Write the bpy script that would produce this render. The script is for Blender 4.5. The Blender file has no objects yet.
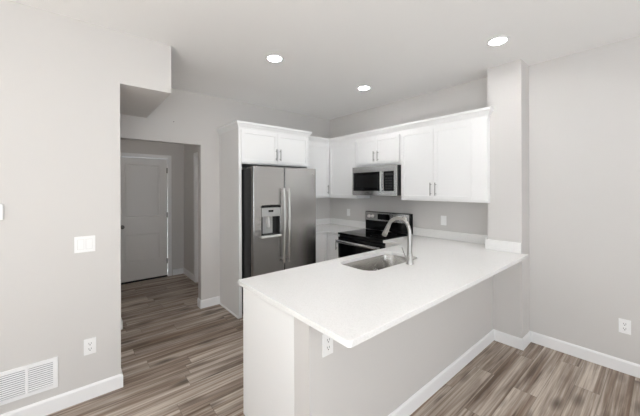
import bpy, bmesh, math, random
from mathutils import Vector, Matrix

C = bpy.context.scene.collection
S = bpy.context.scene
random.seed(4)

# ------------------------------------------------------------------ camera
YAW, ROLL = 0.7009, -0.0033
cam_d = bpy.data.cameras.new('camera')
cam = bpy.data.objects.new('camera', cam_d)
C.objects.link(cam)
cam_d.sensor_width = 36.0
cam_d.lens = 291.85 / 640 * 36.0
cam_d.shift_y = -(208.0 - 188.44) / 640.0
cam_d.clip_start = 0.05
_f = Vector((math.sin(YAW), math.cos(YAW), 0))
_r = Vector((math.cos(YAW), -math.sin(YAW), 0))
_u = Vector((0, 0, 1))
_R = _r * math.cos(ROLL) + _u * math.sin(ROLL)
_U = _u * math.cos(ROLL) - _r * math.sin(ROLL)
_m = Matrix((_R, _U, -_f)).transposed().to_4x4()
_m.translation = Vector((0, 0, 1.5412))
cam.matrix_world = _m
S.camera = cam

# ------------------------------------------------------------------ colour management, daylight
S.view_settings.view_transform = 'Standard'
S.view_settings.look = 'None'
S.view_settings.gamma = 1.0
S.view_settings.use_curve_mapping = False
S.view_settings.exposure = 0.15

S.cycles.max_bounces = 14
S.cycles.diffuse_bounces = 10

LAMP = 98.0        # emission of the recessed lenses
UP = 20.0          # tilt: daylight thrown up by the bright ground outside
SUN = 78.0
WIN = 0.45          # daylight scale

world = bpy.data.worlds.new('overcast_sky')
S.world = world
world.use_nodes = True
bg = world.node_tree.nodes['Background']
bg.inputs['Color'].default_value = (0.86, 0.93, 1.0, 1)
bg.inputs['Strength'].default_value = 1.0


def daylight(name, loc, rot, sx, sy, power, col=(0.88, 0.95, 1.0)):
    d = bpy.data.lights.new(name, 'AREA')
    d.shape = 'RECTANGLE'
    d.size, d.size_y = sx, sy
    d.energy = power * WIN
    d.color = col
    d.spread = math.radians(150)
    o = bpy.data.objects.new(name, d)
    C.objects.link(o)
    o.location = loc
    o.rotation_euler = rot
    return o


# daylight entering by the windows behind the camera (front wall y=-3.2, side wall x=-3)
daylight('window_daylight', (-1.2, -3.28, 1.2), (math.radians(90 + UP), 0, 0), 2.0, 2.0, 80)
daylight('window_daylight', (1.8, -3.28, 1.5), (math.radians(90 + UP), 0, 0), 2.0, 1.4, 50)
daylight('window_daylight', (-3.08, -0.8, 1.2), (math.radians(90 + UP), 0, math.radians(-90)), 3.4, 2.0, 36)

# sun coming in steeply through the windows behind the camera, onto the floor there
sd = bpy.data.lights.new('sun', 'SUN')
sd.energy = SUN
sd.angle = math.radians(0.6)
sd.color = (0.80, 0.915, 1.0)
so = bpy.data.objects.new('sun', sd)
C.objects.link(so)
so.rotation_euler = (0, math.radians(-48), math.radians(-6))


# ------------------------------------------------------------------ materials
def nt(name):
    m = bpy.data.materials.new(name)
    m.use_nodes = True
    n = m.node_tree
    return m, n, n.nodes['Principled BSDF']


def paint(name, col, rough=0.6, bump=0.0, scale=300, spec=0.4):
    m, n, b = nt(name)
    b.inputs['Base Color'].default_value = (*col, 1)
    b.inputs['Roughness'].default_value = rough
    b.inputs['Specular IOR Level'].default_value = spec
    tc = n.nodes.new('ShaderNodeTexCoord')
    no = n.nodes.new('ShaderNodeTexNoise')
    no.inputs['Scale'].default_value = scale
    n.links.new(tc.outputs['Object'], no.inputs['Vector'])
    mx = n.nodes.new('ShaderNodeMixRGB')
    mx.inputs[1].default_value = (*[c * 0.985 for c in col], 1)
    mx.inputs[2].default_value = (*[min(1, c * 1.015) for c in col], 1)
    n.links.new(no.outputs['Fac'], mx.inputs[0])
    n.links.new(mx.outputs[0], b.inputs['Base Color'])
    if bump:
        bp = n.nodes.new('ShaderNodeBump')
        bp.inputs['Strength'].default_value = bump
        bp.inputs['Distance'].default_value = 0.001
        n.links.new(no.outputs['Fac'], bp.inputs['Height'])
        n.links.new(bp.outputs['Normal'], b.inputs['Normal'])
    return m


def steel(name, col=(0.60, 0.59, 0.58), rough=0.28, stretch=(1, 1, 90), aniso=0.0):
    m, n, b = nt(name)
    b.inputs['Base Color'].default_value = (*col, 1)
    b.inputs['Metallic'].default_value = 1.0
    tc = n.nodes.new('ShaderNodeTexCoord')
    mp = n.nodes.new('ShaderNodeMapping')
    mp.inputs['Scale'].default_value = stretch
    no = n.nodes.new('ShaderNodeTexNoise')
    no.inputs['Scale'].default_value = 6
    no.inputs['Detail'].default_value = 4
    n.links.new(tc.outputs['Object'], mp.inputs['Vector'])
    n.links.new(mp.outputs[0], no.inputs['Vector'])
    mr = n.nodes.new('ShaderNodeMapRange')
    mr.inputs['To Min'].default_value = rough - 0.015
    mr.inputs['To Max'].default_value = rough + 0.015
    n.links.new(no.outputs['Fac'], mr.inputs['Value'])
    n.links.new(mr.outputs[0], b.inputs['Roughness'])
    b.inputs['Anisotropic'].default_value = aniso
    return m


def plain(name, col, rough=0.4, metal=0.0, spec=0.5, coat=0.0):
    m, n, b = nt(name)
    b.inputs['Base Color'].default_value = (*col, 1)
    b.inputs['Roughness'].default_value = rough
    b.inputs['Metallic'].default_value = metal
    b.inputs['Specular IOR Level'].default_value = spec
    b.inputs['Coat Weight'].default_value = coat
    return m


def emit(name, col, s):
    m, n, b = nt(name)
    b.inputs['Base Color'].default_value = (0.9, 0.9, 0.9, 1)
    b.inputs['Emission Color'].default_value = (*col, 1)
    b.inputs['Emission Strength'].default_value = s
    return m


def floor_mat():
    m, n, b = nt('grey_oak_planks')
    N, L = n.nodes, n.links

    def math_(op, a, bb=None, c=None):
        x = N.new('ShaderNodeMath')
        x.operation = op
        for i, v in enumerate((a, bb, c)):
            if v is None:
                continue
            if isinstance(v, (int, float)):
                x.inputs[i].default_value = v
            else:
                L.new(v, x.inputs[i])
        return x.outputs[0]

    tc = N.new('ShaderNodeTexCoord')
    sp = N.new('ShaderNodeSeparateXYZ')
    L.new(tc.outputs['Object'], sp.inputs[0])
    X, Y = sp.outputs[0], sp.outputs[1]
    W, LEN = 0.150, 1.05
    yy = math_('DIVIDE', math_('ADD', Y, 10 * W - 0.014), W)
    row = math_('FLOOR', yy)
    fy = math_('FRACT', yy)
    wn = N.new('ShaderNodeTexWhiteNoise')
    wn.noise_dimensions = '1D'
    L.new(row, wn.inputs['W'])
    xx = math_('ADD', math_('DIVIDE', math_('ADD', X, 20.0), LEN), wn.outputs['Value'])
    col = math_('FLOOR', xx)
    fx = math_('FRACT', xx)
    cb = N.new('ShaderNodeCombineXYZ')
    L.new(row, cb.inputs[0])
    L.new(col, cb.inputs[1])
    w2 = N.new('ShaderNodeTexWhiteNoise')
    w2.noise_dimensions = '2D'
    L.new(cb.outputs[0], w2.inputs['Vector'])
    rnd = w2.outputs['Value']
    rndc = N.new('ShaderNodeSeparateColor')
    L.new(w2.outputs['Color'], rndc.inputs[0])

    def grain(sx, sy, scale, detail, dist, rough=0.6):
        g = N.new('ShaderNodeCombineXYZ')
        L.new(math_('MULTIPLY_ADD', X, sx, math_('MULTIPLY', rnd, 37.0)), g.inputs[0])
        L.new(math_('MULTIPLY_ADD', Y, sy, math_('MULTIPLY', rndc.outputs[1], 23.0)), g.inputs[1])
        L.new(math_('MULTIPLY', rnd, 11.0), g.inputs[2])
        no = N.new('ShaderNodeTexNoise')
        no.inputs['Scale'].default_value = scale
        no.inputs['Detail'].default_value = detail
        no.inputs['Roughness'].default_value = rough
        no.inputs['Distortion'].default_value = dist
        L.new(g.outputs[0], no.inputs['Vector'])
        return no.outputs['Fac']

    g1 = grain(0.45, 10.0, 1.6, 6, 0.5)          # broad cathedral bands
    g2 = grain(0.8, 55.0, 2.0, 5, 0.2)          # fine streaks
    g3 = grain(0.7, 4.0, 2.0, 3, 0.8)           # smoky patches
    g4 = grain(0.35, 16.0, 1.7, 4, 0.4)          # brown heart streaks
    t = math_('MULTIPLY_ADD', g1, 2.0, math_('MULTIPLY', g2, 0.9))
    t = math_('ADD', t, math_('MULTIPLY', g3, 0.8))
    t = math_('ADD', t, math_('MULTIPLY_ADD', rnd, 0.24, -1.44))
    ramp = N.new('ShaderNodeValToRGB')
    e = ramp.color_ramp.elements
    e[0].position = 0.12
    e[0].color = (0.105, 0.070, 0.050, 1)
    e[1].position = 0.92
    e[1].color = (0.64, 0.57, 0.50, 1)
    a = e.new(0.38)
    a.color = (0.270, 0.214, 0.172, 1)
    a = e.new(0.62)
    a.color = (0.44, 0.372, 0.315, 1)
    L.new(t, ramp.inputs[0])
    br = N.new('ShaderNodeMapRange')
    br.inputs['From Min'].default_value = 0.48
    br.inputs['From Max'].default_value = 0.68
    br.inputs['To Max'].default_value = 0.85
    L.new(g4, br.inputs['Value'])
    mb = N.new('ShaderNodeMixRGB')
    mb.inputs[2].default_value = (0.19, 0.122, 0.080, 1)
    L.new(br.outputs[0], mb.inputs[0])
    L.new(ramp.outputs[0], mb.inputs[1])
    # knots
    kv = N.new('ShaderNodeCombineXYZ')
    L.new(math_('MULTIPLY_ADD', X, 3.2, math_('MULTIPLY', rnd, 5.0)), kv.inputs[0])
    L.new(math_('MULTIPLY', Y, 9.0), kv.inputs[1])
    vo = N.new('ShaderNodeTexVoronoi')
    vo.inputs['Scale'].default_value = 0.75
    L.new(kv.outputs[0], vo.inputs['Vector'])
    mr = N.new('ShaderNodeMapRange')
    mr.inputs['From Min'].default_value = 0.02
    mr.inputs['From Max'].default_value = 0.30
    mr.inputs['To Min'].default_value = 0.95
    mr.inputs['To Max'].default_value = 0.0
    L.new(vo.outputs['Distance'], mr.inputs['Value'])
    mk = N.new('ShaderNodeMixRGB')
    mk.inputs[2].default_value = (0.075, 0.055, 0.042, 1)
    L.new(mr.outputs[0], mk.inputs[0])
    L.new(mb.outputs[0], mk.inputs[1])
    # seams
    ey = math_('MINIMUM', fy, math_('SUBTRACT', 1.0, fy))
    ex = math_('MINIMUM', fx, math_('SUBTRACT', 1.0, fx))
    seam = math_('MAXIMUM', math_('LESS_THAN', ey, 0.009), math_('LESS_THAN', ex, 0.0016))
    ms = N.new('ShaderNodeMixRGB')
    ms.inputs[2].default_value = (0.07, 0.055, 0.045, 1)
    L.new(math_('MULTIPLY', seam, 0.5), ms.inputs[0])
    L.new(mk.outputs[0], ms.inputs[1])
    L.new(ms.outputs[0], b.inputs['Base Color'])
    b.inputs['Roughness'].default_value = 0.42
    b.inputs['Specular IOR Level'].default_value = 0.4
    bp = N.new('ShaderNodeBump')
    bp.inputs['Strength'].default_value = 0.15
    bp.inputs['Distance'].default_value = 0.002
    L.new(g2, bp.inputs['Height'])
    L.new(bp.outputs[0], b.inputs['Normal'])
    return m


def quartz():
    m, n, b = nt('white_quartz')
    tc = n.nodes.new('ShaderNodeTexCoord')
    no = n.nodes.new('ShaderNodeTexNoise')
    no.inputs['Scale'].default_value = 160
    no.inputs['Detail'].default_value = 3
    n.links.new(tc.outputs['Object'], no.inputs['Vector'])
    r = n.nodes.new('ShaderNodeValToRGB')
    r.color_ramp.elements[0].position = 0.36
    r.color_ramp.elements[0].color = (0.81, 0.805, 0.795, 1)
    r.color_ramp.elements[1].position = 0.5
    r.color_ramp.elements[1].color = (0.87, 0.866, 0.858, 1)
    n.links.new(no.outputs['Fac'], r.inputs[0])
    n.links.new(r.outputs[0], b.inputs['Base Color'])
    b.inputs['Roughness'].default_value = 0.22
    return m


M = {}
WALLC = (0.630, 0.613, 0.598)
M['wall'] = paint('greige_wall_paint', WALLC, 0.75, 0.05, 400, 0.25)
M['ceil'] = paint('white_ceiling_paint', (0.86, 0.855, 0.85), 0.9, 0.1, 120, 0.1)
M['trim'] = paint('white_trim_paint', (0.86, 0.86, 0.865), 0.4)
M['door'] = paint('white_door_paint', (0.80, 0.79, 0.78), 0.45)
M['cab'] = paint('white_cabinet_lacquer', (0.87, 0.87, 0.868), 0.38)
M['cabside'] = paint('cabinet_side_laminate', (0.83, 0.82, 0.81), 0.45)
M['floor'] = floor_mat()
M['quartz'] = quartz()
M['steel'] = steel('brushed_steel_horizontal', (0.52, 0.512, 0.502), 0.24, (0.6, 1, 300))
M['steelv'] = steel('brushed_steel_sink', (0.54, 0.53, 0.51), 0.27, (2, 2, 2))
M['nickel'] = steel('satin_nickel', (0.46, 0.45, 0.435), 0.28, (5, 5, 5))
M['knob'] = plain('chrome_knob', (0.85, 0.83, 0.80), 0.3, 1.0)
M['handle'] = steel('satin_bar_pull', (0.40, 0.39, 0.38), 0.35, (5, 5, 5))
M['black'] = plain('black_enamel', (0.008, 0.008, 0.008), 0.35, 0.0, 0.3)
M['bglass'] = plain('black_glass', (0.004, 0.004, 0.0045), 0.08, 0.0, 0.22)
M['case'] = paint('dark_grey_case', (0.02, 0.02, 0.021), 0.45)
M['dgrey'] = plain('dark_grey_plastic', (0.10, 0.10, 0.10), 0.4)
M['mgrey'] = plain('grey_plastic', (0.40, 0.40, 0.395), 0.35)
M['lgrey'] = plain('light_grey_plastic', (0.62, 0.62, 0.61), 0.35)
M['plate'] = plain('white_plastic', (0.88, 0.88, 0.88), 0.35)
M['slot'] = plain('dark_slot', (0.06, 0.06, 0.06), 0.5)
M['lens'] = emit('lamp_lens', (0.985, 0.99, 1.0), LAMP)
M['lens_dim'] = emit('hall_fill_lens', (1.0, 0.95, 0.90), 55.0)  # glow of the added hallway fill lamp
M['vent'] = paint('white_vent_enamel', (0.86, 0.86, 0.87), 0.4)
M['gap'] = plain('louvre_gap_shade', (0.34, 0.34, 0.36), 0.7)  # grey of the vent backing, painted-in shade between the louvres
M['brass'] = plain('dark_nickel', (0.16, 0.15, 0.14), 0.3, 1.0)


# ------------------------------------------------------------------ mesh helpers
class MB:
    def __init__(s):
        s.bm = bmesh.new()

    def box(s, x0, x1, y0, y1, z0, z1, bevel=0.0, seg=2):
        t = bmesh.new()
        bmesh.ops.create_cube(t, size=1)
        bmesh.ops.scale(t, vec=(x1 - x0, y1 - y0, z1 - z0), verts=t.verts)
        bmesh.ops.translate(t, vec=((x0 + x1) / 2, (y0 + y1) / 2, (z0 + z1) / 2), verts=t.verts)
        if bevel:
            bmesh.ops.bevel(t, geom=t.edges[:], offset=bevel, segments=seg, affect='EDGES', profile=0.5)
        s.add(t)
        return s

    def add(s, t):
        me = bpy.data.meshes.new('t')
        t.to_mesh(me)
        t.free()
        s.bm.from_mesh(me)
        bpy.data.meshes.remove(me)

    def tube(s, pts, radii, seg=16, cap=True, flat=None):
        pts = [Vector(p) for p in pts]
        if isinstance(radii, (int, float)):
            radii = [radii] * len(pts)
        t = bmesh.new()
        rings = []
        d0 = (pts[1] - pts[0]).normalized()
        ref = Vector((0, 0, 1)) if abs(d0.z) < 0.9 else Vector((1, 0, 0))
        nx = d0.cross(ref).normalized()
        for i, p in enumerate(pts):
            if i == 0:
                d = d0
            elif i == len(pts) - 1:
                d = (pts[-1] - pts[-2]).normalized()
            else:
                d = ((pts[i + 1] - pts[i]).normalized() + (pts[i] - pts[i - 1]).normalized()).normalized()
            nx = (nx - d * nx.dot(d)).normalized()
            ny = d.cross(nx)
            fl = flat or 1.0
            rings.append([t.verts.new(p + (nx * math.cos(a) + ny * math.sin(a) * fl) * radii[i])
                          for a in [2 * math.pi * k / seg for k in range(seg)]])
        for a, b in zip(rings, rings[1:]):
            for k in range(seg):
                t.faces.new((a[k], a[(k + 1) % seg], b[(k + 1) % seg], b[k]))
        if cap:
            t.faces.new(rings[0][::-1])
            t.faces.new(rings[-1])
        bmesh.ops.recalc_face_normals(t, faces=t.faces[:])
        s.add(t)
        return s

    def lathe(s, prof, origin, axis='z', seg=32):
        """prof: list of (radius, height)"""
        t = bmesh.new()
        rings = []
        for r, h in prof:
            if r < 1e-6:
                rings.append([t.verts.new((0, 0, h))])
            else:
                rings.append([t.verts.new((r * math.cos(2 * math.pi * k / seg), r * math.sin(2 * math.pi * k / seg), h))
                              for k in range(seg)])
        for a, b in zip(rings, rings[1:]):
            for k in range(seg):
                k2 = (k + 1) % seg
                if len(a) == 1 and len(b) == 1:
                    continue
                if len(a) == 1:
                    t.faces.new((a[0], b[k2], b[k]))
                elif len(b) == 1:
                    t.faces.new((a[k], a[k2], b[0]))
                else:
                    t.faces.new((a[k], a[k2], b[k2], b[k]))
        if axis == 'y-':
            bmesh.ops.rotate(t, cent=(0, 0, 0), matrix=Matrix.Rotation(math.pi / 2, 3, 'X'), verts=t.verts)
        bmesh.ops.recalc_face_normals(t, faces=t.faces[:])
        bmesh.ops.translate(t, vec=origin, verts=t.verts)
        s.add(t)
        return s

    def sweep(s, path, prof):
        """path: 2D points; prof: closed list of (offset to the right of travel, z)"""
        P = [Vector(p) for p in path]
        t = bmesh.new()
        rings = []
        for i, p in enumerate(P):
            ds = []
            if i > 0:
                ds.append((P[i] - P[i - 1]).normalized())
            if i < len(P) - 1:
                ds.append((P[i + 1] - P[i]).normalized())
            ns = [Vector((d.y, -d.x)) for d in ds]
            if len(ns) == 1:
                n = ns[0]
            else:
                n = (ns[0] + ns[1])
                n = n / (1 + ns[0].dot(ns[1]))
            rings.append([t.verts.new((p.x + n.x * o, p.y + n.y * o, z)) for o, z in prof])
        K = len(prof)
        for a, b in zip(rings, rings[1:]):
            for k in range(K):
                t.faces.new((a[k], a[(k + 1) % K], b[(k + 1) % K], b[k]))
        t.faces.new(rings[0][::-1])
        t.faces.new(rings[-1])
        bmesh.ops.recalc_face_normals(t, faces=t.faces[:])
        s.add(t)
        return s

    def slab(s, outline, holes, z0, z1, bevel=0.003, plane='xy'):
        """flat slab with holes; plane 'xz' stands it up facing -y, z0..z1 then is y range"""
        cu = bpy.data.curves.new('c', 'CURVE')
        cu.dimensions = '2D'
        cu.fill_mode = 'BOTH'
        for poly in [outline] + holes:
            sp = cu.splines.new('POLY')
            sp.points.add(len(poly) - 1)
            for q, pt in zip(poly, sp.points):
                pt.co = (q[0], q[1], 0, 1)
            sp.use_cyclic_u = True
        th = z1 - z0
        cu.extrude = th / 2 - bevel
        cu.bevel_depth = bevel
        cu.bevel_resolution = 1
        cu.offset = -bevel
        o = bpy.data.objects.new('c', cu)
        C.objects.link(o)
        dg = bpy.context.evaluated_depsgraph_get()
        me = bpy.data.meshes.new_from_object(o.evaluated_get(dg))
        bpy.data.objects.remove(o)
        bpy.data.curves.remove(cu)
        t = bmesh.new()
        t.from_mesh(me)
        bpy.data.meshes.remove(me)
        bmesh.ops.remove_doubles(t, verts=t.verts, dist=1e-5)
        for v in t.verts:
            x, y, z = v.co
            if plane == 'xy':
                v.co = (x, y, z + (z0 + z1) / 2)
            else:
                v.co = (x, (z0 + z1) / 2 - z, y)
        bmesh.ops.recalc_face_normals(t, faces=t.faces[:])
        s.add(t)
        return s

    def build(s, name, mat, parent=None, smooth=35):
        me = bpy.data.meshes.new(name)
        s.bm.to_mesh(me)
        s.bm.free()
        if smooth:
            for p in me.polygons:
                p.use_smooth = True
            me.set_sharp_from_angle(angle=math.radians(smooth))
        me.materials.append(mat)
        o = bpy.data.objects.new(name, me)
        C.objects.link(o)
        if parent:
            o.parent = parent
        if smooth:
            w_ = o.modifiers.new('flat_faces', 'WEIGHTED_NORMAL')
            w_.weight = 100
            w_.keep_sharp = True
        return o


def rrect(x0, x1, y0, y1, r, n=6):
    """rounded rectangle; r a number or four radii (x0y0, x1y0, x1y1, x0y1)"""
    if isinstance(r, (int, float)):
        r = [r] * 4
    out = []
    for (cx, cy, a0), rr, (sx, sy) in zip(((x0, y0, 180), (x1, y0, 270), (x1, y1, 0), (x0, y1, 90)), r,
                                         ((1, 1), (-1, 1), (-1, -1), (1, -1))):
        if rr <= 0:
            out.append((cx, cy))
            continue
        for k in range(n + 1):
            a = math.radians(a0 + 90 * k / n)
            out.append((cx + sx * rr + rr * math.cos(a), cy + sy * rr + rr * math.sin(a)))
    return out


def thing(name, label, cat, loc=(0, 0, 0), rz=0.0, group=None):
    o = bpy.data.objects.new(name, None)
    o.empty_display_size = 0.1
    C.objects.link(o)
    o.location = loc
    o.rotation_euler = (0, 0, rz)
    return tag(o, label, cat, group)


def tag(o, label, cat, group=None):
    o['label'] = label
    o['category'] = cat
    if group:
        o['group'] = group
    return o


def struct(o, label=None):
    o['kind'] = 'structure'
    if label:
        o['label'] = label
    return o


def dup(root, loc, rz, label, group=None):
    r = root.copy()
    C.objects.link(r)
    r.location = loc
    r.rotation_euler = (0, 0, rz)
    r['label'] = label
    if group:
        r['group'] = group
    for ch in list(root.children):
        c = ch.copy()
        C.objects.link(c)
        c.parent = r
        for g in list(ch.children):
            d = g.copy()
            C.objects.link(d)
            d.parent = c
    return r


PI = math.pi
FACE_R = -PI / 2     # local front (-y) turned to face -x
FACE_B = PI          # turned to face +y

# ------------------------------------------------------------------ measured room
H = 2.767
YL, XE, XB, ZB = 2.7405, 0.2777, 0.6432, 2.3637
YF, XR = 3.8666, 3.5007
XC, YC0, YC1 = 3.259, 0.8858, 1.1844
XO0, XO1, ZO = 0.395, 1.2526, 2.107
YHB, XH = 5.68, 1.535          # hall: back wall, right wall
X0, Y0 = -3.0, -3.2            # far ends of the room behind the camera
T = 0.115


def bx(name, args, mat, label=None):
    m = MB()
    for a in args:
        m.box(*a)
    return struct(m.build(name, mat, smooth=0), label)


bx('floor', [(X0 - T, XR + T, Y0 - T, YHB + T, -0.1, 0)], M['floor'], 'grey-brown wood plank floor')
bx('ceiling', [(X0 - T, XR + T, Y0 - T, YHB + T, H, H + 0.1)], M['ceil'], 'white flat ceiling')
# left wall with its return beside the hall passage and the dropped soffit
bx('wall_left', [(X0, XE, YL, YL + T, 0, H), (XE - T, XE, YL + T, YF, 0, H)], M['wall'], 'pale greige wall at the left')
bx('wall_soffit', [(XE, XB, YL, YF, ZB, H)], M['wall'], 'boxed soffit dropping from the ceiling over the hallway passage')
bx('wall_back', [(XE - T, XO0, YF, YF + T, 0, H), (XO1, XR, YF, YF + T, 0, H), (XO0, XO1, YF, YF + T, ZO, H)],
   M['wall'], 'back wall with hallway opening and fridge')
bx('wall_right', [(XR, XR + T, Y0, YF + T, 0, H)], M['wall'], 'greige wall at the right')
bx('wall_column', [(XC, XR, YC0, YC1, 0, H)], M['wall'], 'boxed column on the right wall at the end of the peninsula')
# wall behind the camera with two window openings
wx = [(-2.2, -0.2, 0.2, 2.2), (0.8, 2.8, 0.8, 2.2)]
bx('wall_front', [(X0, XR, Y0 - T, Y0, 2.2, H), (X0, -2.2, Y0 - T, Y0, 0, 2.2), (-0.2, 0.8, Y0 - T, Y0, 0, 2.2),
                  (2.8, XR, Y0 - T, Y0, 0, 2.2), (-2.2, -0.2, Y0 - T, Y0, 0, 0.2), (0.8, 2.8, Y0 - T, Y0, 0, 0.8)],
   M['wall'])
bx('wall_side', [(X0 - T, X0, Y0, YL, 2.2, H), (X0 - T, X0, Y0, -2.6, 0, 2.2), (X0 - T, X0, 1.0, YL + T, 0, 2.2),
                 (X0 - T, X0, -2.6, 1.0, 0, 0.2)], M['wall'])
for i, (a, b_, c, d) in enumerate(wx):
    m = MB()
    fw = 0.06
    for q in ((a, a + fw, c, d), (b_ - fw, b_, c, d), (a, b_, c, c + fw), (a, b_, d - fw, d),
              ((a + b_) / 2 - 0.03, (a + b_) / 2 + 0.03, c, d)):
        m.box(q[0], q[1], Y0 - 0.07, Y0 - 0.01, q[2], q[3])
    struct(m.build('window_%d' % (i + 1), M['trim'], smooth=0))
m = MB()
for q in ((-2.6, -2.54, 0.2, 2.2), (0.94, 1.0, 0.2, 2.2), (-2.6, 1.0, 0.2, 0.26), (-2.6, 1.0, 2.14, 2.2), (-0.83, -0.77, 0.2, 2.2)):
    m.box(X0 - 0.07, X0 - 0.01, q[0], q[1], q[2], q[3])
struct(m.build('window_3', M['trim'], smooth=0))

# hallway shell
HD0, HD1 = 0.53, 1.262         # back door slab
HDZ = 2.065
bx('wall_hall_back', [(XE - T, HD0 - 0.02, YHB, YHB + T, 0, H), (HD1 + 0.02, XH + T, YHB, YHB + T, 0, H),
                      (HD0 - 0.02, HD1 + 0.02, YHB, YHB + T, HDZ + 0.03, H)], M['wall'], 'end wall of the hallway')
RD0, RD1 = 4.20, 4.99          # door opening in the hall's right wall
bx('wall_hall_right', [(XH, XH + T, YF + T, RD0, 0, H), (XH, XH + T, RD1, YHB, 0, H), (XH, XH + T, RD0, RD1, 2.07, H)],
   M['wall'], 'right wall of the hallway')
bx('wall_hall_left', [(XE - T - 0.1, XE - T, YF, YHB + T, 0, H)], M['wall'])

# peninsula stud wall
PB = 1.1356                    # bar-side face
PE = 0.886                     # end face
PS = 1.268                     # where stud wall meets the base cabinets
bx('wall_peninsula', [(PE, XC, PB, PS - 0.002, 0, 0.882)], M['wall'], 'painted half wall under the peninsula worktop')

BASE = [(0, 0), (0.013, 0), (0.013, 0.090), (0.010, 0.098), (0.005, 0.105), (0, 0.105)]


def baseboard(name, path, label=None):
    m = MB()
    m.sweep(path, BASE)
    return struct(m.build(name, M['trim'], smooth=20), label)


baseboard('baseboard_left', [(X0, YL), (XE, YL), (XE, YF), (XO0, YF), (XO0, YF + T)], 'white baseboard along left wall')
baseboard('baseboard_back', [(XO1, YF + T), (XO1, YF), (1.493, YF)], 'white baseboard between hallway opening and fridge cabinet')
baseboard('baseboard_right', [(PE + 0.0, PB), (XC, PB), (XC, YC0), (XR, YC0), (XR, Y0)],
          'white baseboard along half wall, column and right wall')
baseboard('baseboard_hall', [(HD1 + 0.085, YHB), (XH, YHB), (XH, RD1 + 0.07)], 'white baseboard in hallway corner')

# hall doors
CAS = 0.062


def casing(name, face, a0, a1, zt, label):
    m = MB()
    if face == 'y':   # casing on wall y=YHB
        y0, y1 = YHB - 0.016, YHB
        m.box(a0 - CAS, a0, y0, y1, 0, zt + CAS, 0.003)
        m.box(a1, a1 + CAS, y0, y1, 0, zt + CAS, 0.003)
        m.box(a0, a1, y0, y1, zt, zt + CAS, 0.003)
        m.box(a0 - 0.004, a0, y0 + 0.016, y1 + T, 0, zt)
        m.box(a1, a1 + 0.004, y0 + 0.016, y1 + T, 0, zt)
        m.box(a0, a1, y0 + 0.016, y1 + T, zt, zt + 0.004)
    else:
        x0, x1 = XH - 0.016, XH
        m.box(x0, x1, a0 - CAS, a0, 0, zt + CAS, 0.003)
        m.box(x0, x1, a1, a1 + CAS, 0, zt + CAS, 0.003)
        m.box(x0, x1, a0, a1, zt, zt + CAS, 0.003)
        m.box(x1, x1 + T, a0, a0 + 0.015, 0, zt)
        m.box(x1, x1 + T, a1 - 0.015, a1, 0, zt)
        m.box(x1, x1 + T, a0, a1, zt - 0.015, zt)
    return struct(m.build(name, M['trim'], smooth=20), label)


casing('trim_1', 'y', HD0 - 0.006, HD1 + 0.006, HDZ + 0.006, 'white casing round the hallway door')
casing('trim_2', 'x', RD0, RD1, 2.07, 'white casing of the side door in the hallway')


def panel_face(t, f, inset, depth, w2=0.012):
    bmesh.ops.inset_individual(t, faces=[f], thickness=inset, depth=0)
    bmesh.ops.inset_individual(t, faces=[f], thickness=w2, depth=-depth)


def panel_door(w, h, th, panels):
    """moulded panel door, local x 0..w, front at y=0, panels (x0,x1,z0,z1)"""
    m = MB()
    zs = sorted({0, h} | {p[2] for p in panels} | {p[3] for p in panels})
    x0, x1 = panels[0][0], panels[0][1]
    xs = [0, x0, x1, w]
    t = bmesh.new()
    vs = {}
    for i, x in enumerate(xs):
        for j, z in enumerate(zs):
            vs[i, j] = t.verts.new((x, 0, z))
    pf = []
    for i in range(3):
        for j in range(len(zs) - 1):
            f = t.faces.new((vs[i, j], vs[i + 1, j], vs[i + 1, j + 1], vs[i, j + 1]))
            if i == 1 and any(abs(p[2] - zs[j]) < 1e-6 for p in panels):
                pf.append(f)
    for f in pf:
        bmesh.ops.inset_individual(t, faces=[f], thickness=0.014, depth=-0.008)
        bmesh.ops.inset_individual(t, faces=[f], thickness=0.006, depth=0)
        bmesh.ops.inset_individual(t, faces=[f], thickness=0.022, depth=0.006)
    m.add(t)
    m.box(0, w, 0.011, th, 0, h)
    # edges
    m.box(0, 0.0005, 0, 0.011, 0, h)
    m.box(w - 0.0005, w, 0, 0.011, 0, h)
    m.box(0, w, 0, 0.011, h - 0.0005, h)
    m.box(0, w, 0, 0.011, 0, 0.0005)
    return m


def place(o, loc, rz=0.0):
    o.location = loc
    o.rotation_euler = (0, 0, rz)
    return o


dw = HD1 - HD0
d1 = panel_door(dw, HDZ - 0.026, 0.04, [(0.10, dw - 0.12, 0.315, 0.765), (0.10, dw - 0.12, 1.04, HDZ - 0.135)]).build('door_1', M['door'], smooth=15)
struct(place(d1, (HD0, YHB + 0.003, 0.025)), 'white two-panel door at the end of the hallway')
k = MB()
k.lathe([(0.0, -0.001), (0.032, 0.0), (0.032, 0.006), (0.012, 0.010), (0.011, 0.032), (0.020, 0.036), (0.027, 0.046), (0.027, 0.056), (0.018, 0.064), (0, 0.066)],
        (0.068, 0, 0.90), 'y-')
k.build('door_knob', M['brass'], d1)
for z in (0.25, 1.06, 1.84):
    h_ = MB()
    h_.box(dw - 0.012, dw + 0.014, -0.003, 0.002, z - 0.045, z + 0.045)
    h_.tube([(dw + 0.003, -0.006, z - 0.046), (dw + 0.003, -0.006, z + 0.046)], 0.006, 8)
    h_.build('hinge', M['brass'], d1)
m = MB()
m.box(HD0 + 0.002, HD1 - 0.002, YHB - 0.012, YHB + 0.05, 0, 0.022)
struct(m.build('trim_3', M['case'], smooth=0), 'dark threshold strip under the hallway door')
d2 = panel_door(RD1 - RD0 - 0.036, 2.03, 0.04, [(0.12, RD1 - RD0 - 0.156, 0.235, 0.80), (0.12, RD1 - RD0 - 0.156, 0.965, 1.90)]).build('door_2', M['door'], smooth=15)
struct(place(d2, (XH + 0.03, RD1 - 0.018, 0.012), FACE_R), 'white side door in the hallway wall')

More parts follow.
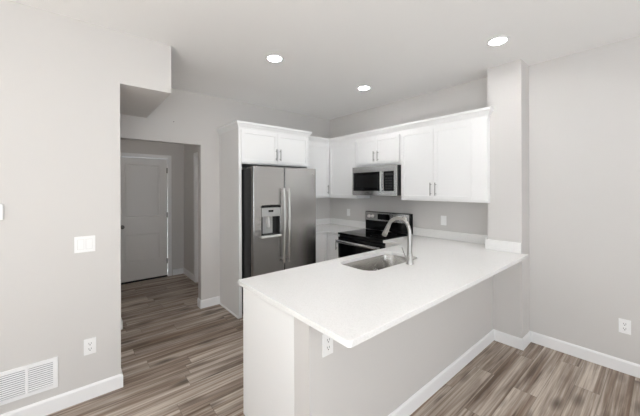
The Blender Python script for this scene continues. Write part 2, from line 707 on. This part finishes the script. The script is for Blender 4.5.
# ------------------------------------------------------------------ cabinets
def shaker(name, x0, x1, z0, z1, parent, stile=0.056, th=0.02):
    t = bmesh.new()
    bmesh.ops.create_cube(t, size=1)
    bmesh.ops.scale(t, vec=(x1 - x0, th, z1 - z0), verts=t.verts)
    bmesh.ops.translate(t, vec=((x0 + x1) / 2, -th / 2, (z0 + z1) / 2), verts=t.verts)
    t.faces.ensure_lookup_table()
    f = min(t.faces, key=lambda q: q.calc_center_median().y)
    bmesh.ops.inset_individual(t, faces=[f], thickness=stile, depth=0)
    bmesh.ops.inset_individual(t, faces=[f], thickness=0.003, depth=-0.007)
    eds = [e for e in t.edges if all(abs(v.co.y + th) < 1e-6 for v in e.verts)]
    m = MB()
    m.add(t)
    return m.build(name, M['cab'], parent, smooth=20)


def pull(x, z0, z1, parent, horiz=False):
    """bar pull, on the front of a 20 mm door"""
    m = MB()
    y = -0.02
    if not horiz:
        m.tube([(x, y - 0.028, z0), (x, y - 0.028, z1)], 0.006, 12)
        for z in (z0 + 0.022, z1 - 0.022):
            m.tube([(x, y, z), (x, y - 0.028, z)], 0.0045, 10)
    else:
        m.tube([(z0, y - 0.028, x), (z1, y - 0.028, x)], 0.006, 12)
        for q in (z0 + 0.022, z1 - 0.022):
            m.tube([(q, y, x), (q, y - 0.028, x)], 0.0045, 10)
    return m.build('handle', M['handle'], parent)


FX0, FX1, FY = 1.4953, 2.546, 3.2652
UZ0, UZ1 = 1.39, 2.275
UX = 3.207                    # carcass front of the right-wall uppers
UY = YF - 0.30                # carcass front of the back-wall upper
GW = 'white wall cabinets'

# wall cabinet between fridge and corner, on the back wall
t = thing('wall_cabinet', 'narrow white wall cabinet between the fridge cabinet and the corner', 'cabinet', (2.548, UY, UZ0), 0, GW)
MB().box(0, UX - 2.548 - 0.001, 0, 0.299, 0, UZ1 - UZ0, 0.001).build('body', M['cab'], t, 20)
d = shaker('door', 0.05, 0.640, 0.02, 0.845, t)
pull(0.606, 0.062, 0.207, d)
# corner wall cabinet on the right wall
YL1 = 2.953
t = thing('wall_cabinet', 'white single-door wall cabinet in the corner left of the microwave', 'cabinet', (UX, UY, UZ0), FACE_R, GW)
MB().box(-0.299, UY - YL1, 0, XR - UX - 0.001, 0, UZ1 - UZ0, 0.001).build('body', M['cab'], t, 20)
d = shaker('door', 0.035, UY - YL1 - 0.012, 0.02, 0.845, t)
pull(UY - YL1 - 0.04, 0.062, 0.207, d)
# above the microwave
YM = 2.189
w = YL1 - YM
t = thing('wall_cabinet', 'short white two-door wall cabinet above the microwave', 'cabinet', (UX, YL1, 1.862), FACE_R, GW)
MB().box(0.001, w - 0.001, 0, XR - UX - 0.001, -0.020, UZ1 - 1.862, 0.001).build('body', M['cab'], t, 20)
d = shaker('door', 0.012, w / 2 - 0.002, 0.016, 0.373, t)
pull(w / 2 - 0.034, 0.05, 0.19, d)
d = shaker('door', w / 2 + 0.002, w - 0.012, 0.016, 0.373, t)
pull(w / 2 + 0.034, 0.05, 0.19, d)
# right pair
YU = 1.160
w = YM - YU
t = thing('wall_cabinet', 'large white two-door wall cabinet next to the column', 'cabinet', (UX, YM, UZ0), FACE_R, GW)
m = MB()
m.box(0.001, YM - YC1 - 0.001, 0, XR - UX - 0.001, 0, UZ1 - UZ0, 0.001)
m.box(YM - YC1 - 0.001, w, 0, XC - UX - 0.001, 0, UZ1 - UZ0, 0.001)
m.build('body', M['cab'], t, 20)
xm = YM - 1.735
d = shaker('door', 0.014, xm - 0.002, 0.022, 0.845, t)
pull(xm - 0.031, 0.064, 0.214, d)
d = shaker('door', xm + 0.002, YM - 1.318, 0.022, 0.845, t)
pull(xm + 0.029, 0.064, 0.214, d)
MB().box(YM - 1.3165, w - 0.002, -0.02, 0, 0.022, UZ1 - UZ0 - 0.03, 0.0015).build('filler_strip', M['cab'], t, 20)

CROWN = [(-0.02, 0.0), (0.004, 0.0), (0.006, 0.012), (0.014, 0.022), (0.026, 0.044), (0.034, 0.050), (0.036, 0.076), (-0.02, 0.076)]


def crown_prof(z, k=1.0):
    return [(o, z + q * k) for o, q in CROWN]


m = MB()
m.sweep([(FX1 + 0.004, UY - 0.001), (UX - 0.001, UY - 0.001), (UX - 0.001, YU - 0.001), (XC - 0.002, YU - 0.001)], crown_prof(2.276, 1.0))
tag(m.build('crown_moulding', M['cab'], smooth=20), 'white crown moulding running along the top of the corner wall cabinets', 'moulding')

# fridge surround: tall panels with a cabinet across the top
t = thing('fridge_cabinet', 'tall white cabinet surround with two doors above the fridge', 'cabinet', (FX0, FY, 0))
W = FX1 - FX0
D = YF - FY - 0.001
ZT = 2.285
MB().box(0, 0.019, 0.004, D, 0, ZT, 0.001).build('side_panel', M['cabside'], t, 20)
MB().box(W - 0.019, W, 0.004, D, 0, ZT, 0.001).build('side_panel', M['cab'], t, 20)
m = MB()
m.box(-0.001, 0.036, 0, 0.0035, 0, ZT, 0.001)
m.box(W - 0.036, W + 0.001, 0, 0.0035, 0, ZT, 0.001)
m.build('face_stile', M['cab'], t, 20)
MB().box(0.02, W - 0.02, 0.004, D, 1.842, ZT, 0.001).build('body', M['cab'], t, 20)
xm = W / 2 + 0.004
d = shaker('door', 0.026, xm - 0.002, 1.858, 2.247, t)
pull(xm - 0.030, 1.90, 2.045, d)
d = shaker('door', xm + 0.002, W - 0.026, 1.858, 2.247, t)
pull(xm + 0.030, 1.90, 2.045, d)
m = MB()
m.sweep([(-0.001, D), (-0.001, -0.001), (W + 0.001, -0.001), (W + 0.001, D - 0.345)], crown_prof(2.268))
m.build('crown_moulding', M['cab'], t, 20)
m = MB()
m.sweep([(-0.0005, D - 0.014), (-0.0005, 0.004)], [(0, 0), (0.012, 0), (0.011, 0.008), (0.006, 0.015), (0, 0.017)])
m.build('shoe_moulding', M['cab'], t, 40)


def base_cab(name, label, loc, rz, w, d, doors, group='white base cabinets', z1=0.882):
    t = thing(name, label, 'cabinet', loc, rz, group)
    m = MB()
    m.box(0, w, 0, d, 0.10, z1, 0.001)
    m.build('body', M['cab'], t, 20)
    MB().box(0, w, 0.06, 0.075, 0, 0.10).build('toe_kick', M['cab'], t, 0)
    for (a, b_, c, e, hx) in doors:
        dd = shaker('door', a, b_, c, e, t)
        if hx is not None:
            pull(hx, e - 0.19, e - 0.045, dd)
    return t


BX, BY = 2.885, YF - 0.61       # base fronts (right wall run, back wall run)
R0, R1 = 2.193, 2.978           # range
base_cab('base_cabinet', 'white base cabinet tucked in the corner beside the fridge', (2.548, BY, 0), 0, BX - 2.548 - 0.001, 0.609,
         [(0.03, BX - 2.548 - 0.026, 0.125, 0.862, 0.06)])
base_cab('base_cabinet', 'white base cabinet left of the black range', (BX, BY, 0), FACE_R, BY - R1 - 0.004, XR - BX - 0.001,
         [(0.026, BY - R1 - 0.014, 0.125, 0.862, BY - R1 - 0.042)])
# peninsula run (doors face the range)
PY1 = 1.872
t = base_cab('base_cabinet', 'white peninsula base cabinet with plain end panel, nearest the camera', (1.62, PY1, 0), FACE_B, 1.62 - PE - 0.02, PY1 - PS,
             [(0.01, 0.352, 0.125, 0.862, 0.045), (0.356, 0.70, 0.125, 0.862, 0.66)])
MB().box(1.62 - PE - 0.02, 1.62 - PE, 0, PY1 - PS, 0, 0.882, 0.0015).build('end_panel', M['cab'], t, 20)
m = MB()
m.sweep([(1.62 - PE, 0.0), (1.62 - PE, PY1 - PS)], [(0, 0), (-0.012, 0), (-0.011, 0.008), (-0.006, 0.015), (0, 0.017)])
m.build('shoe_moulding', M['cab'], t, 40)
# sink base: open box so that the bowl hangs free inside
SX0, SX1 = 1.625, 2.455
t = thing('sink_cabinet', 'white sink base cabinet in the middle of the peninsula', 'cabinet', (SX1, PY1, 0), FACE_B, 'white base cabinets')
w = SX1 - SX0
m = MB()
m.box(0, 0.018, 0, PY1 - PS, 0.1, 0.882)
m.box(w - 0.018, w, 0, PY1 - PS, 0.1, 0.882)
m.box(0.018, w - 0.018, 0, PY1 - PS, 0.1, 0.118)
m.box(0.018, w - 0.018, PY1 - PS - 0.01, PY1 - PS, 0.118, 0.882)
m.box(0.018, w - 0.018, 0, 0.018, 0.118, 0.882)
m.build('body', M['cab'], t, 0)
MB().box(0, w, 0.06, 0.075, 0, 0.1).build('toe_kick', M['cab'], t, 0)
d = shaker('door', 0.01, w / 2 - 0.002, 0.125, 0.862, t)
pull(w / 2 - 0.035, 0.67, 0.815, d)
d = shaker('door', w / 2 + 0.002, w - 0.01, 0.125, 0.862, t)
pull(w / 2 + 0.035, 0.67, 0.815, d)
# corner block between sink base and range
t = thing('base_cabinet', 'white corner base cabinet under the worktop right of the range', 'cabinet', (XR - 0.002, PS, 0), 0, 'white base cabinets')
m = MB()
m.box(-(XR - 0.002 - 2.46), -0.245, 0, PY1 - PS, 0.1, 0.882)
m.box(-0.245, 0, 0, R0 - PS - 0.004, 0.1, 0.882)
m.box(-(XR - BX), -0.245, PY1 - PS, R0 - PS - 0.004, 0.1, 0.882)
m.build('body', M['cab'], t, 0)
MB().box(-(XR - 2.47), -(XR - BX), PY1 - PS - 0.075, PY1 - PS - 0.06, 0, 0.1).build('toe_kick', M['cab'], t, 0)

# ------------------------------------------------------------------ worktops
Z0, Z1 = 0.884, 0.915
CXF = 2.835                    # worktop front along the right wall
PX0, PY0, PYK = 0.858, 0.834, 1.902
SK = (1.69, 2.40, 1.425, 1.80)
g = 0.0015


def arc(cx, cy, r, a0, a1, n=6):
    return [(cx + r * math.cos(math.radians(a0 + (a1 - a0) * k / n)), cy + r * math.sin(math.radians(a0 + (a1 - a0) * k / n))) for k in range(n + 1)]


t = thing('peninsula_worktop', 'white quartz peninsula worktop with sink cut-out', 'worktop')
out = []
out += arc(PX0 + 0.02, PY0 + 0.02, 0.02, 180, 270)
out += [(XC - 0.0, PY0), (XC - g, YC0 - g), (XC - g, YC1 + g), (XR - g, YC1 + g), (XR - g, R0 - 0.003), (CXF, R0 - 0.003)]
out += arc(CXF - 0.05, PYK + 0.05, 0.05, 0, -90)
out += arc(PX0 + 0.02, PYK - 0.02, 0.02, 90, 180)
MB().slab(out, [rrect(*SK, 0.10, 8)], Z0, Z1, 0.004).build('slab', M['quartz'], t, 30)
SPH = 0.102
m = MB()
m.box(XR - 0.021, XR - g, YC1 + g, R0 - 0.003, Z1 + 0.0003, Z1 + SPH, 0.002)
m.build('backsplash', M['quartz'], t, 30)
m = MB()
m.box(XC - 0.021, XC - g, YC0 + 0.001, YC1 + 0.018, Z1 + 0.0003, Z1 + SPH, 0.002)
m.box(XC - g, XR - 0.022, YC1 + g, YC1 + 0.018, Z1 + 0.0003, Z1 + SPH, 0.002)
m.build('backsplash', M['quartz'], t, 30)

CYF = YF - 0.635
t = thing('corner_worktop', 'white quartz corner worktop between fridge and range', 'worktop')
out = [(2.548, YF - g), (2.548, CYF)] + arc(CXF - 0.05, CYF - 0.05, 0.05, 90, 0)
out += [(CXF, R1 + 0.003), (XR - g, R1 + 0.003), (XR - g, YF - g)]
MB().slab(out, [], Z0, Z1, 0.004).build('slab', M['quartz'], t, 30)
m = MB()
m.box(XR - 0.021, XR - g, R1 + 0.003, YF - g, Z1 + 0.0003, Z1 + SPH, 0.002)
m.box(2.551, XR - 0.021, YF - 0.021, YF - g, Z1 + 0.0003, Z1 + SPH, 0.002)
m.build('backsplash', M['quartz'], t, 30)

# ------------------------------------------------------------------ sink
t = thing('sink', 'undermount stainless steel sink set in the peninsula', 'sink', ((SK[0] + SK[1]) / 2, (SK[2] + SK[3]) / 2, Z0))
hx, hy = (SK[1] - SK[0]) / 2, (SK[3] - SK[2]) / 2
tb = bmesh.new()
rings = []
levels = [(0.030, 0.0), (0.004, -0.0), (0.002, -0.004), (0.0, -0.15), (-0.006, -0.172), (-0.024, -0.19), (-0.05, -0.195)]
inner = []
for off, z in levels:
    R_ = max(0.02, 0.10 + off)
    rings.append([tb.verts.new((x, y, z - 0.001)) for x, y in rrect(-hx - off, hx + off, -hy - off, hy + off, R_, 8)])
# outer shell
for off, z in [(-0.048, -0.199), (-0.022, -0.194), (-0.003, -0.174), (0.003, -0.15), (0.006, -0.004), (0.030, -0.003)]:
    R_ = max(0.02, 0.10 + off)
    inner.append([tb.verts.new((x, y, z - 0.001)) for x, y in rrect(-hx - off, hx + off, -hy - off, hy + off, R_, 8)])
n = len(rings[0])
for a, b_ in list(zip(rings, rings[1:])) + list(zip(inner, inner[1:])) + [(inner[-1], rings[0])]:
    for k in range(n):
        tb.faces.new((a[k], a[(k + 1) % n], b_[(k + 1) % n], b_[k]))
tb.faces.new(rings[-1])
tb.faces.new(inner[0])
bmesh.ops.recalc_face_normals(tb, faces=tb.faces[:])
m = MB()
m.add(tb)
bowl = m.build('bowl', M['steelv'], t, 50)
bowl.modifiers.clear()
m = MB()
m.lathe([(0, 0.003), (0.022, 0.003), (0.028, 0.001), (0.042, 0.004), (0.044, 0.001), (0.044, 0)], (0, 0.02, -0.196))
m.build('drain', M['nickel'], t)

# ------------------------------------------------------------------ faucet
t = thing('faucet', 'brushed nickel gooseneck pull-down faucet standing at the edge of the sink', 'faucet', (2.120, 1.366, Z1))
m = MB()
m.lathe([(0, 0), (0.030, 0), (0.030, 0.006), (0.026, 0.012), (0.0245, 0.03), (0.0235, 0.075), (0.021, 0.082), (0.0, 0.083)], (0, 0, 0.0005), seg=28)
m.build('base', M['nickel'], t)
RR = 0.108
pts = [(0, 0, 0.07), (0, 0, 0.16), (0, 0, 0.24)]
for k_ in range(0, 15):
    a = math.radians(180 - k_ * 158 / 14)
    pts.append((0, RR + RR * math.cos(a), 0.262 + RR * math.sin(a)))
rad = [0.0205, 0.0180, 0.0165] + [0.0150] * 15
m = MB()
m.tube(pts, rad, 18)
m.build('neck', M['nickel'], t)
e = Vector(pts[-1])
dv = (e - Vector(pts[-2])).normalized()
m = MB()
m.tube([e - dv * 0.004, e + dv * 0.004, e + dv * 0.03, e + dv * 0.095, e + dv * 0.110], [0.0155, 0.0175, 0.0185, 0.0225, 0.0215], 20)
sh = m.build('spray_head', M['nickel'], t)
m = MB()
m.tube([e + dv * 0.110, e + dv * 0.113], [0.017, 0.016], 20)
m.build('nozzle', M['dgrey'], sh)
m = MB()
m.tube([(-0.018, 0.0, 0.052), (-0.050, 0.0, 0.052)], [0.0125, 0.0115], 16)
m.tube([(-0.043, 0.0, 0.05), (-0.058, 0.010, 0.085), (-0.078, 0.022, 0.146)], [0.007, 0.0052, 0.0042], 12)
m.build('lever', M['nickel'], t)

# ------------------------------------------------------------------ refrigerator
FRX, FRY = 1.548, 3.0
FW = 0.912
t = thing('refrigerator', 'stainless steel side-by-side refrigerator with ice dispenser', 'refrigerator', (FRX, FRY, 0))
MB().box(0.004, FW - 0.004, 0.085, 0.84, 0.03, 1.775, 0.004).build('case', M['case'], t)
m = MB()
m.box(0.02, FW - 0.02, 0.06, 0.085, 0.015, 0.11)
m.build('base_grille', M['dgrey'], t, 0)
for i, x in enumerate((0.02, FW - 0.11)):
    m = MB()
    m.box(x, x + 0.09, 0.03, 0.20, 1.776, 1.797, 0.004)
    m.build('hinge_cover', M['dgrey'], t)
for x in (0.08, FW - 0.08):
    MB().tube([(x, 0.13, 0.0), (x, 0.13, 0.035)], 0.02, 14).build('foot', M['black'], t)
    MB().tube([(x, 0.76, 0.0), (x, 0.76, 0.035)], 0.02, 14).build('foot', M['black'], t)
XS = 0.418
DX0, DX1, DZ0, DZ1 = 0.104, 0.350, 0.985, 1.345
left = MB().slab(rrect(0, XS - 0.003, 0.12, 1.80, 0.004, 2), [rrect(DX0, DX1, DZ0, DZ1, 0.012, 4)], 0.0, 0.068, 0.008, 'xz').build('door', M['steel'], t, 40)
right = MB().slab(rrect(XS + 0.003, FW, 0.12, 1.80, 0.004, 2), [], 0.0, 0.068, 0.008, 'xz').build('door', M['steel'], t, 40)
# gasket
m = MB()
m.box(0.01, XS - 0.008, 0.0685, 0.0845, 0.125, 1.77)
m.build('gasket', M['black'], left, 0)
m = MB()
m.box(XS + 0.008, FW - 0.01, 0.0685, 0.0845, 0.125, 1.77)
m.build('gasket', M['black'], right, 0)


def fridge_handle(x, parent):
    m = MB()
    z0, z1 = 0.66, 1.545
    n_ = 14
    pts = []
    for i in range(n_ + 1):
        s_ = i / n_
        pts.append((x, -0.048 - 0.014 * math.sin(math.pi * s_), z0 + (z1 - z0) * s_))
    m.tube(pts, [0.0145] * (n_ + 1), 14, flat=1.0)
    for z in (z0 + 0.035, z1 - 0.035):
        m.tube([(x, 0.0, z), (x, -0.052, z)], [0.011, 0.011], 12)
    return m.build('handle', M['nickel'], parent)


fridge_handle(XS - 0.036, left)
fridge_handle(XS + 0.033, right)
# dispenser set into the left door
m = MB()
m.box(DX0 + 0.001, DX1 - 0.001, 0.055, 0.066, DZ0 + 0.001, DZ1 - 0.001)
m.box(DX0 + 0.0005, DX0 + 0.012, 0.002, 0.055, DZ0 + 0.001, DZ1 - 0.001)
m.box(DX1 - 0.012, DX1 - 0.0005, 0.002, 0.055, DZ0 + 0.001, DZ1 - 0.001)
m.box(DX0 + 0.012, DX1 - 0.012, 0.002, 0.055, DZ0 + 0.001, DZ0 + 0.02)
disp = m.build('dispenser', M['case'], left, 0)
m = MB()
m.box(DX0 + 0.002, DX1 - 0.002, -0.004, 0.054, 1.213, 1.318, 0.004)
m.build('control_panel', M['mgrey'], disp)
m = MB()
pts = [(DX0 - 0.004 + (DX1 - DX0 + 0.008) * i / 10, -0.004, 1.329 + 0.008 * math.sin(math.pi * i / 10)) for i in range(11)]
m.tube(pts, 0.011, 12)
m.build('visor', M['black'], disp)
m = MB()
m.box((DX0 + DX1) / 2 - 0.035, (DX0 + DX1) / 2 + 0.03, -0.0055, -0.0035, 1.266, 1.290, 0.001)
m.build('display', M['bglass'], disp)
m = MB()
m.tube([(DX0 + 0.095, 0.045, 1.21), (DX0 + 0.092, 0.018, 1.10), (DX0 + 0.09, 0.016, 1.085)], [0.044, 0.050, 0.040], 18, flat=0.30)
m.build('paddle', M['lgrey'], disp)
m = MB()
m.box(DX0 + 0.02, DX1 - 0.075, 0.046, 0.054, 1.01, 1.21, 0.002)
m.build('back_plate', M['mgrey'], disp)
m = MB()
pts = [(DX0 - 0.006 + (DX1 - DX0 + 0.012) * i / 10, -0.012 - 0.012 * math.sin(math.pi * i / 10), 0.983) for i in range(11)]
m.tube(pts, 0.015, 12)
m.box(DX0 + 0.004, DX1 - 0.004, -0.012, 0.05, 0.986, 0.995)
m.build('drip_tray', M['lgrey'], disp)
m = MB()
m.box(FW - 0.075, FW - 0.035, -0.0012, 0.0005, 1.722, 1.734, 0.0004)
m.build('badge', M['mgrey'], right)

# ------------------------------------------------------------------ range
RX = 2.872
w = R1 - R0
t = thing('range', 'black electric range with stainless backguard controls', 'range', (RX, R1, 0), FACE_R)
RD = XR - RX - 0.012
MB().box(0.003, w - 0.003, 0.0, RD, 0.03, 0.895, 0.002).build('body', M['black'], t)
for x in (0.05, w - 0.05):
    for y in (0.06, RD - 0.06):
        MB().tube([(x, y, 0), (x, y, 0.032)], 0.018, 12).build('foot', M['black'], t)
ct = MB().box(0.001, w - 0.001, -0.036, RD - 0.07, 0.896, 0.923, 0.006).build('cooktop', M['bglass'], t)
for (x, y, r) in ((0.20, 0.14, 0.105), (0.56, 0.14, 0.085), (0.20, 0.40, 0.085), (0.56, 0.40, 0.105)):
    m = MB()
    m.lathe([(r - 0.002, 0.0), (r - 0.002, 0.0004), (r, 0.0004), (r, 0.0)], (x, y, 0.9231), seg=40)
    m.build('burner_ring', M['dgrey'], ct)
dr = MB().box(0.004, w - 0.004, -0.034, -0.001, 0.235, 0.866, 0.006).build('oven_door', M['bglass'], t)
m = MB()
m.tube([(0.03, -0.078, 0.81), (w / 2, -0.086, 0.81), (w - 0.03, -0.078, 0.81)], 0.022, 16)
for x in (0.065, w - 0.065):
    m.tube([(x, -0.034, 0.81), (x, -0.078, 0.81)], 0.015, 12)
m.build('handle', M['steel'], dr)
MB().box(0.004, w - 0.004, -0.030, -0.001, 0.06, 0.225, 0.006).build('drawer', M['steel'], t)
bgd = MB().box(0.001, w - 0.001, RD - 0.066, RD - 0.001, 0.924, 1.195, 0.008).build('backguard', M['bglass'], t)
m = MB()
m.box(0.014, w - 0.014, RD - 0.074, RD - 0.064, 1.062, 1.186, 0.003)
pnl = m.build('control_panel', M['steel'], bgd)
m = MB()
m.box(0.245, 0.455, RD - 0.078, RD - 0.0735, 1.085, 1.165, 0.002)
m.build('display', M['bglass'], pnl)
for x in (0.085, 0.155, w - 0.155, w - 0.085):
    m = MB()
    m.lathe([(0.026, 0), (0.026, 0.004), (0.021, 0.006), (0.019, 0.026), (0.016, 0.029), (0, 0.029)], (x, RD - 0.0735, 1.125), 'y-', 24)
    m.box(x - 0.003, x + 0.003, RD - 0.108, RD - 0.10, 1.108, 1.142, 0.001)
    m.build('knob', M['knob'], pnl)

# ------------------------------------------------------------------ microwave
MX, MY, MZ = 3.105, 2.948, 1.443
w, h = 0.756, 0.398
t = thing('microwave', 'stainless over-the-range microwave hung under the wall cabinets', 'microwave', (MX, MY, MZ), FACE_R)
MB().box(0.0, w, 0.03, XR - MX - 0.004, 0.0, h, 0.003).build('body', M['black'], t)
fr = MB().slab([(0.0, 0.0), (w, 0.0), (w, h), (0.0, h)], [rrect(0.022, 0.520, 0.062, 0.318, 0.006, 3), rrect(0.562, 0.722, 0.062, 0.318, 0.004, 3)],
               0.0, 0.029, 0.003, 'xz').build('front_frame', M['steel'], t, 40)
m = MB()
m.box(0.023, 0.519, 0.003, 0.028, 0.063, 0.317)
wn_ = m.build('door_window', M['bglass'], t, 0)
m = MB()
m.box(0.075, 0.470, 0.0022, 0.0032, 0.10, 0.285)
m.build('window_screen', plain('window_mesh_grey', (0.012, 0.012, 0.012), 0.12, 0.0, 0.25), wn_, 0)
m = MB()
m.box(0.563, 0.721, 0.002, 0.028, 0.063, 0.317)
cp = m.build('control_panel', M['bglass'], t, 0)
m = MB()
m.box(0.585, 0.70, 0.0012, 0.0022, 0.265, 0.295)
m.build('display', M['case'], cp, 0)
for r in range(5):
    for c in range(3):
        m = MB()
        m.box(0.588 + c * 0.038, 0.616 + c * 0.038, 0.0012, 0.0022, 0.085 + r * 0.034, 0.105 + r * 0.034)
        m.build('button', M['black'], cp, 0)
m = MB()
m.tube([(0.541, -0.035, 0.058), (0.541, -0.040, 0.19), (0.541, -0.035, 0.322)], 0.0125, 14)
for z in (0.085, 0.295):
    m.tube([(0.541, 0.0, z), (0.541, -0.036, z)], 0.009, 12)
m.build('handle', M['nickel'], t)
m = MB()
for i in range(16):
    m.box(0.06 + i * 0.04, 0.085 + i * 0.04, -0.0008, 0.0002, 0.372, 0.377)
m.build('vent_slots', M['mgrey'], t, 0)


# ------------------------------------------------------------------ outlets, switches, vent
def plate_outlet(label, loc, rz, group='duplex outlets'):
    t = thing('wall_outlet', label, 'outlet', loc, rz, group)
    MB().box(-0.036, 0.036, -0.0055, -0.0002, -0.0585, 0.0585, 0.002).build('plate', M['plate'], t)
    for z in (0.0195, -0.0195):
        r_ = MB().slab(rrect(-0.0165, 0.0165, z - 0.0145, z + 0.0145, 0.009, 5), [], -0.0075, -0.0050, 0.0006, 'xz').build('receptacle', M['plate'], t)
        m = MB()
        m.box(-0.0082, -0.0056, -0.0079, -0.0070, z - 0.002, z + 0.009)
        m.box(0.0056, 0.0082, -0.0079, -0.0070, z - 0.002, z + 0.009)
        m.box(-0.003, 0.003, -0.0079, -0.0070, z - 0.0105, z - 0.005)
        m.build('slots', M['slot'], r_, 0)
    return t


o1 = plate_outlet('white duplex outlet low on left wall beside the air vent', (0.089, YL, 0.385), 0)
o2 = dup(o1, (XR, 0.223, 0.386), FACE_R, 'white duplex outlet low on right wall')
o3 = dup(o1, (1.006, PB, 0.735), 0, 'white duplex outlet on half wall under the worktop corner')


def rocker_plate(name, label, cat, loc, rz, gangs, group=None):
    t = thing(name, label, cat, loc, rz, group)
    wd = 0.072 + 0.048 * (gangs - 1)
    MB().box(-wd / 2, wd / 2, -0.0055, -0.0002, -0.0585, 0.0585, 0.002).build('plate', M['plate'], t)
    for i in range(gangs):
        x = (i - (gangs - 1) / 2) * 0.048
        if gangs > 1:
            MB().box(x - 0.0190, x + 0.0190, -0.0062, -0.005, -0.0365, 0.0365, 0.0004).build('rocker_frame', M['lgrey'], t)
        MB().box(x - 0.0175, x + 0.0175, -0.0085, -0.005, -0.035, 0.035, 0.0012).build('rocker', M['plate'], t)
    return t


rocker_plate('light_switch', 'white double rocker light switch on left wall', 'light switch', (0.0615, YL, 1.14), 0, 2)
o4 = rocker_plate('wall_outlet', 'white outlet plate above backsplash right of the range', 'outlet', (XR, 1.775, 1.14), FACE_R, 1, 'backsplash outlets')
o5 = dup(o4, (XR, 3.41, 1.14), FACE_R, 'white outlet plate above backsplash left of the range')

# wall return-air grille
vx0, vx1, vz0, vz1 = -0.395, -0.087, 0.166, 0.375
t = thing('air_vent', 'white louvred air vent low on left wall', 'vent', ((vx0 + vx1) / 2, YL, vz0))
hw, hh = (vx1 - vx0) / 2, vz1 - vz0
MB().slab([(-hw, 0), (hw, 0), (hw, hh), (-hw, hh)], [[(-hw + 0.026, 0.026), (-0.007, 0.026), (-0.007, hh - 0.026), (-hw + 0.026, hh - 0.026)],
          [(0.007, 0.026), (hw - 0.026, 0.026), (hw - 0.026, hh - 0.026), (0.007, hh - 0.026)]], -0.010, -0.0005, 0.002, 'xz').build('frame', M['vent'], t, 40)
MB().box(-hw + 0.02, hw - 0.02, -0.0015, -0.0004, 0.02, hh - 0.02).build('backing', M['gap'], t, 0)
for a, b_ in ((-hw + 0.026, -0.007), (0.007, hw - 0.026)):
    m = MB()
    n_ = 11
    for i in range(n_):
        z = 0.028 + (hh - 0.056) * (i + 0.5) / n_
        tb = bmesh.new()
        vs = [tb.verts.new(q) for q in ((a, -0.0080, z - 0.0040), (b_, -0.0080, z - 0.0040), (b_, -0.0030, z + 0.0022), (a, -0.0030, z + 0.0022),
                                        (a, -0.0092, z - 0.0030), (b_, -0.0092, z - 0.0030), (b_, -0.0042, z + 0.0032), (a, -0.0042, z + 0.0032))]
        for f in ((0, 1, 2, 3), (4, 5, 6, 7), (0, 1, 5, 4), (2, 3, 7, 6), (0, 3, 7, 4), (1, 2, 6, 5)):
            tb.faces.new([vs[k_] for k_ in f])
        bmesh.ops.recalc_face_normals(tb, faces=tb.faces[:])
        m.add(tb)
    m.build('louvres', M['vent'], t, 0)

# control box at the photo's left edge
t = thing('thermostat', 'white rectangular wall control at left edge of the photo', 'thermostat', (-0.40, YL, 1.397))
MB().box(-0.056, 0.056, -0.022, -0.0003, -0.05, 0.05, 0.004, 3).build('body', M['plate'], t)
MB().box(-0.035, 0.030, -0.0235, -0.0215, -0.012, 0.03, 0.0008).build('screen', M['lgrey'], t)

m = MB()
m.tube([(0.931, YF - 0.0005, 2.357), (0.931, YF - 0.010, 2.358)], [0.003, 0.003], 8)
m.tube([(0.931, YF - 0.010, 2.358), (0.931, YF - 0.012, 2.358)], [0.006, 0.006], 10)
tag(m.build('nail', M['brass']), 'small dark nail in the wall above the hallway opening', 'nail')

# ------------------------------------------------------------------ recessed lights
t = thing('recessed_light', 'round recessed ceiling light nearest the fridge, leftmost of the three', 'ceiling light', (1.448, 2.372, H), 0, 'recessed ceiling lights')
m = MB()
m.lathe([(0.062, -0.001), (0.064, -0.006), (0.080, -0.006), (0.086, -0.001), (0.086, -0.0003), (0.062, -0.0003), (0.062, -0.001)], (0, 0, 0), seg=40)
m.build('trim_ring', M['trim'], t, 40)
m = MB()
m.lathe([(0, -0.0035), (0.0615, -0.0035), (0.0615, -0.0006), (0, -0.0006)], (0, 0, 0), seg=40)
m.build('lens', M['lens'], t, 40)
dup(t, (2.712, 2.376, H), 0, 'round recessed ceiling light above the range, the middle one of the three')
dup(t, (2.708, 0.902, H), 0, 'round recessed ceiling light near the column, rightmost of the three')
dup(t, (1.448, 0.902, H), 0, 'round recessed ceiling light above the bar side of the peninsula')
dup(t, (-0.35, 0.902, H), 0, 'added out-of-view recessed ceiling light, fill for the left wall and floor')  # unseen lamp added to lift the left wall and floor
dup(t, (-0.35, -0.60, H), 0, 'added out-of-view recessed ceiling light, fill over the open floor behind the camera')  # second unseen lamp, added for fill from behind
h_ = dup(t, (0.95, 4.85, H), 0, 'added unseen recessed ceiling light brightening the hallway')  # unseen lamp added to brighten the dim hallway
for ch in h_.children:
    if ch.name.startswith('lens'):
        ch.data = ch.data.copy()
        ch.data.materials[0] = M['lens_dim']
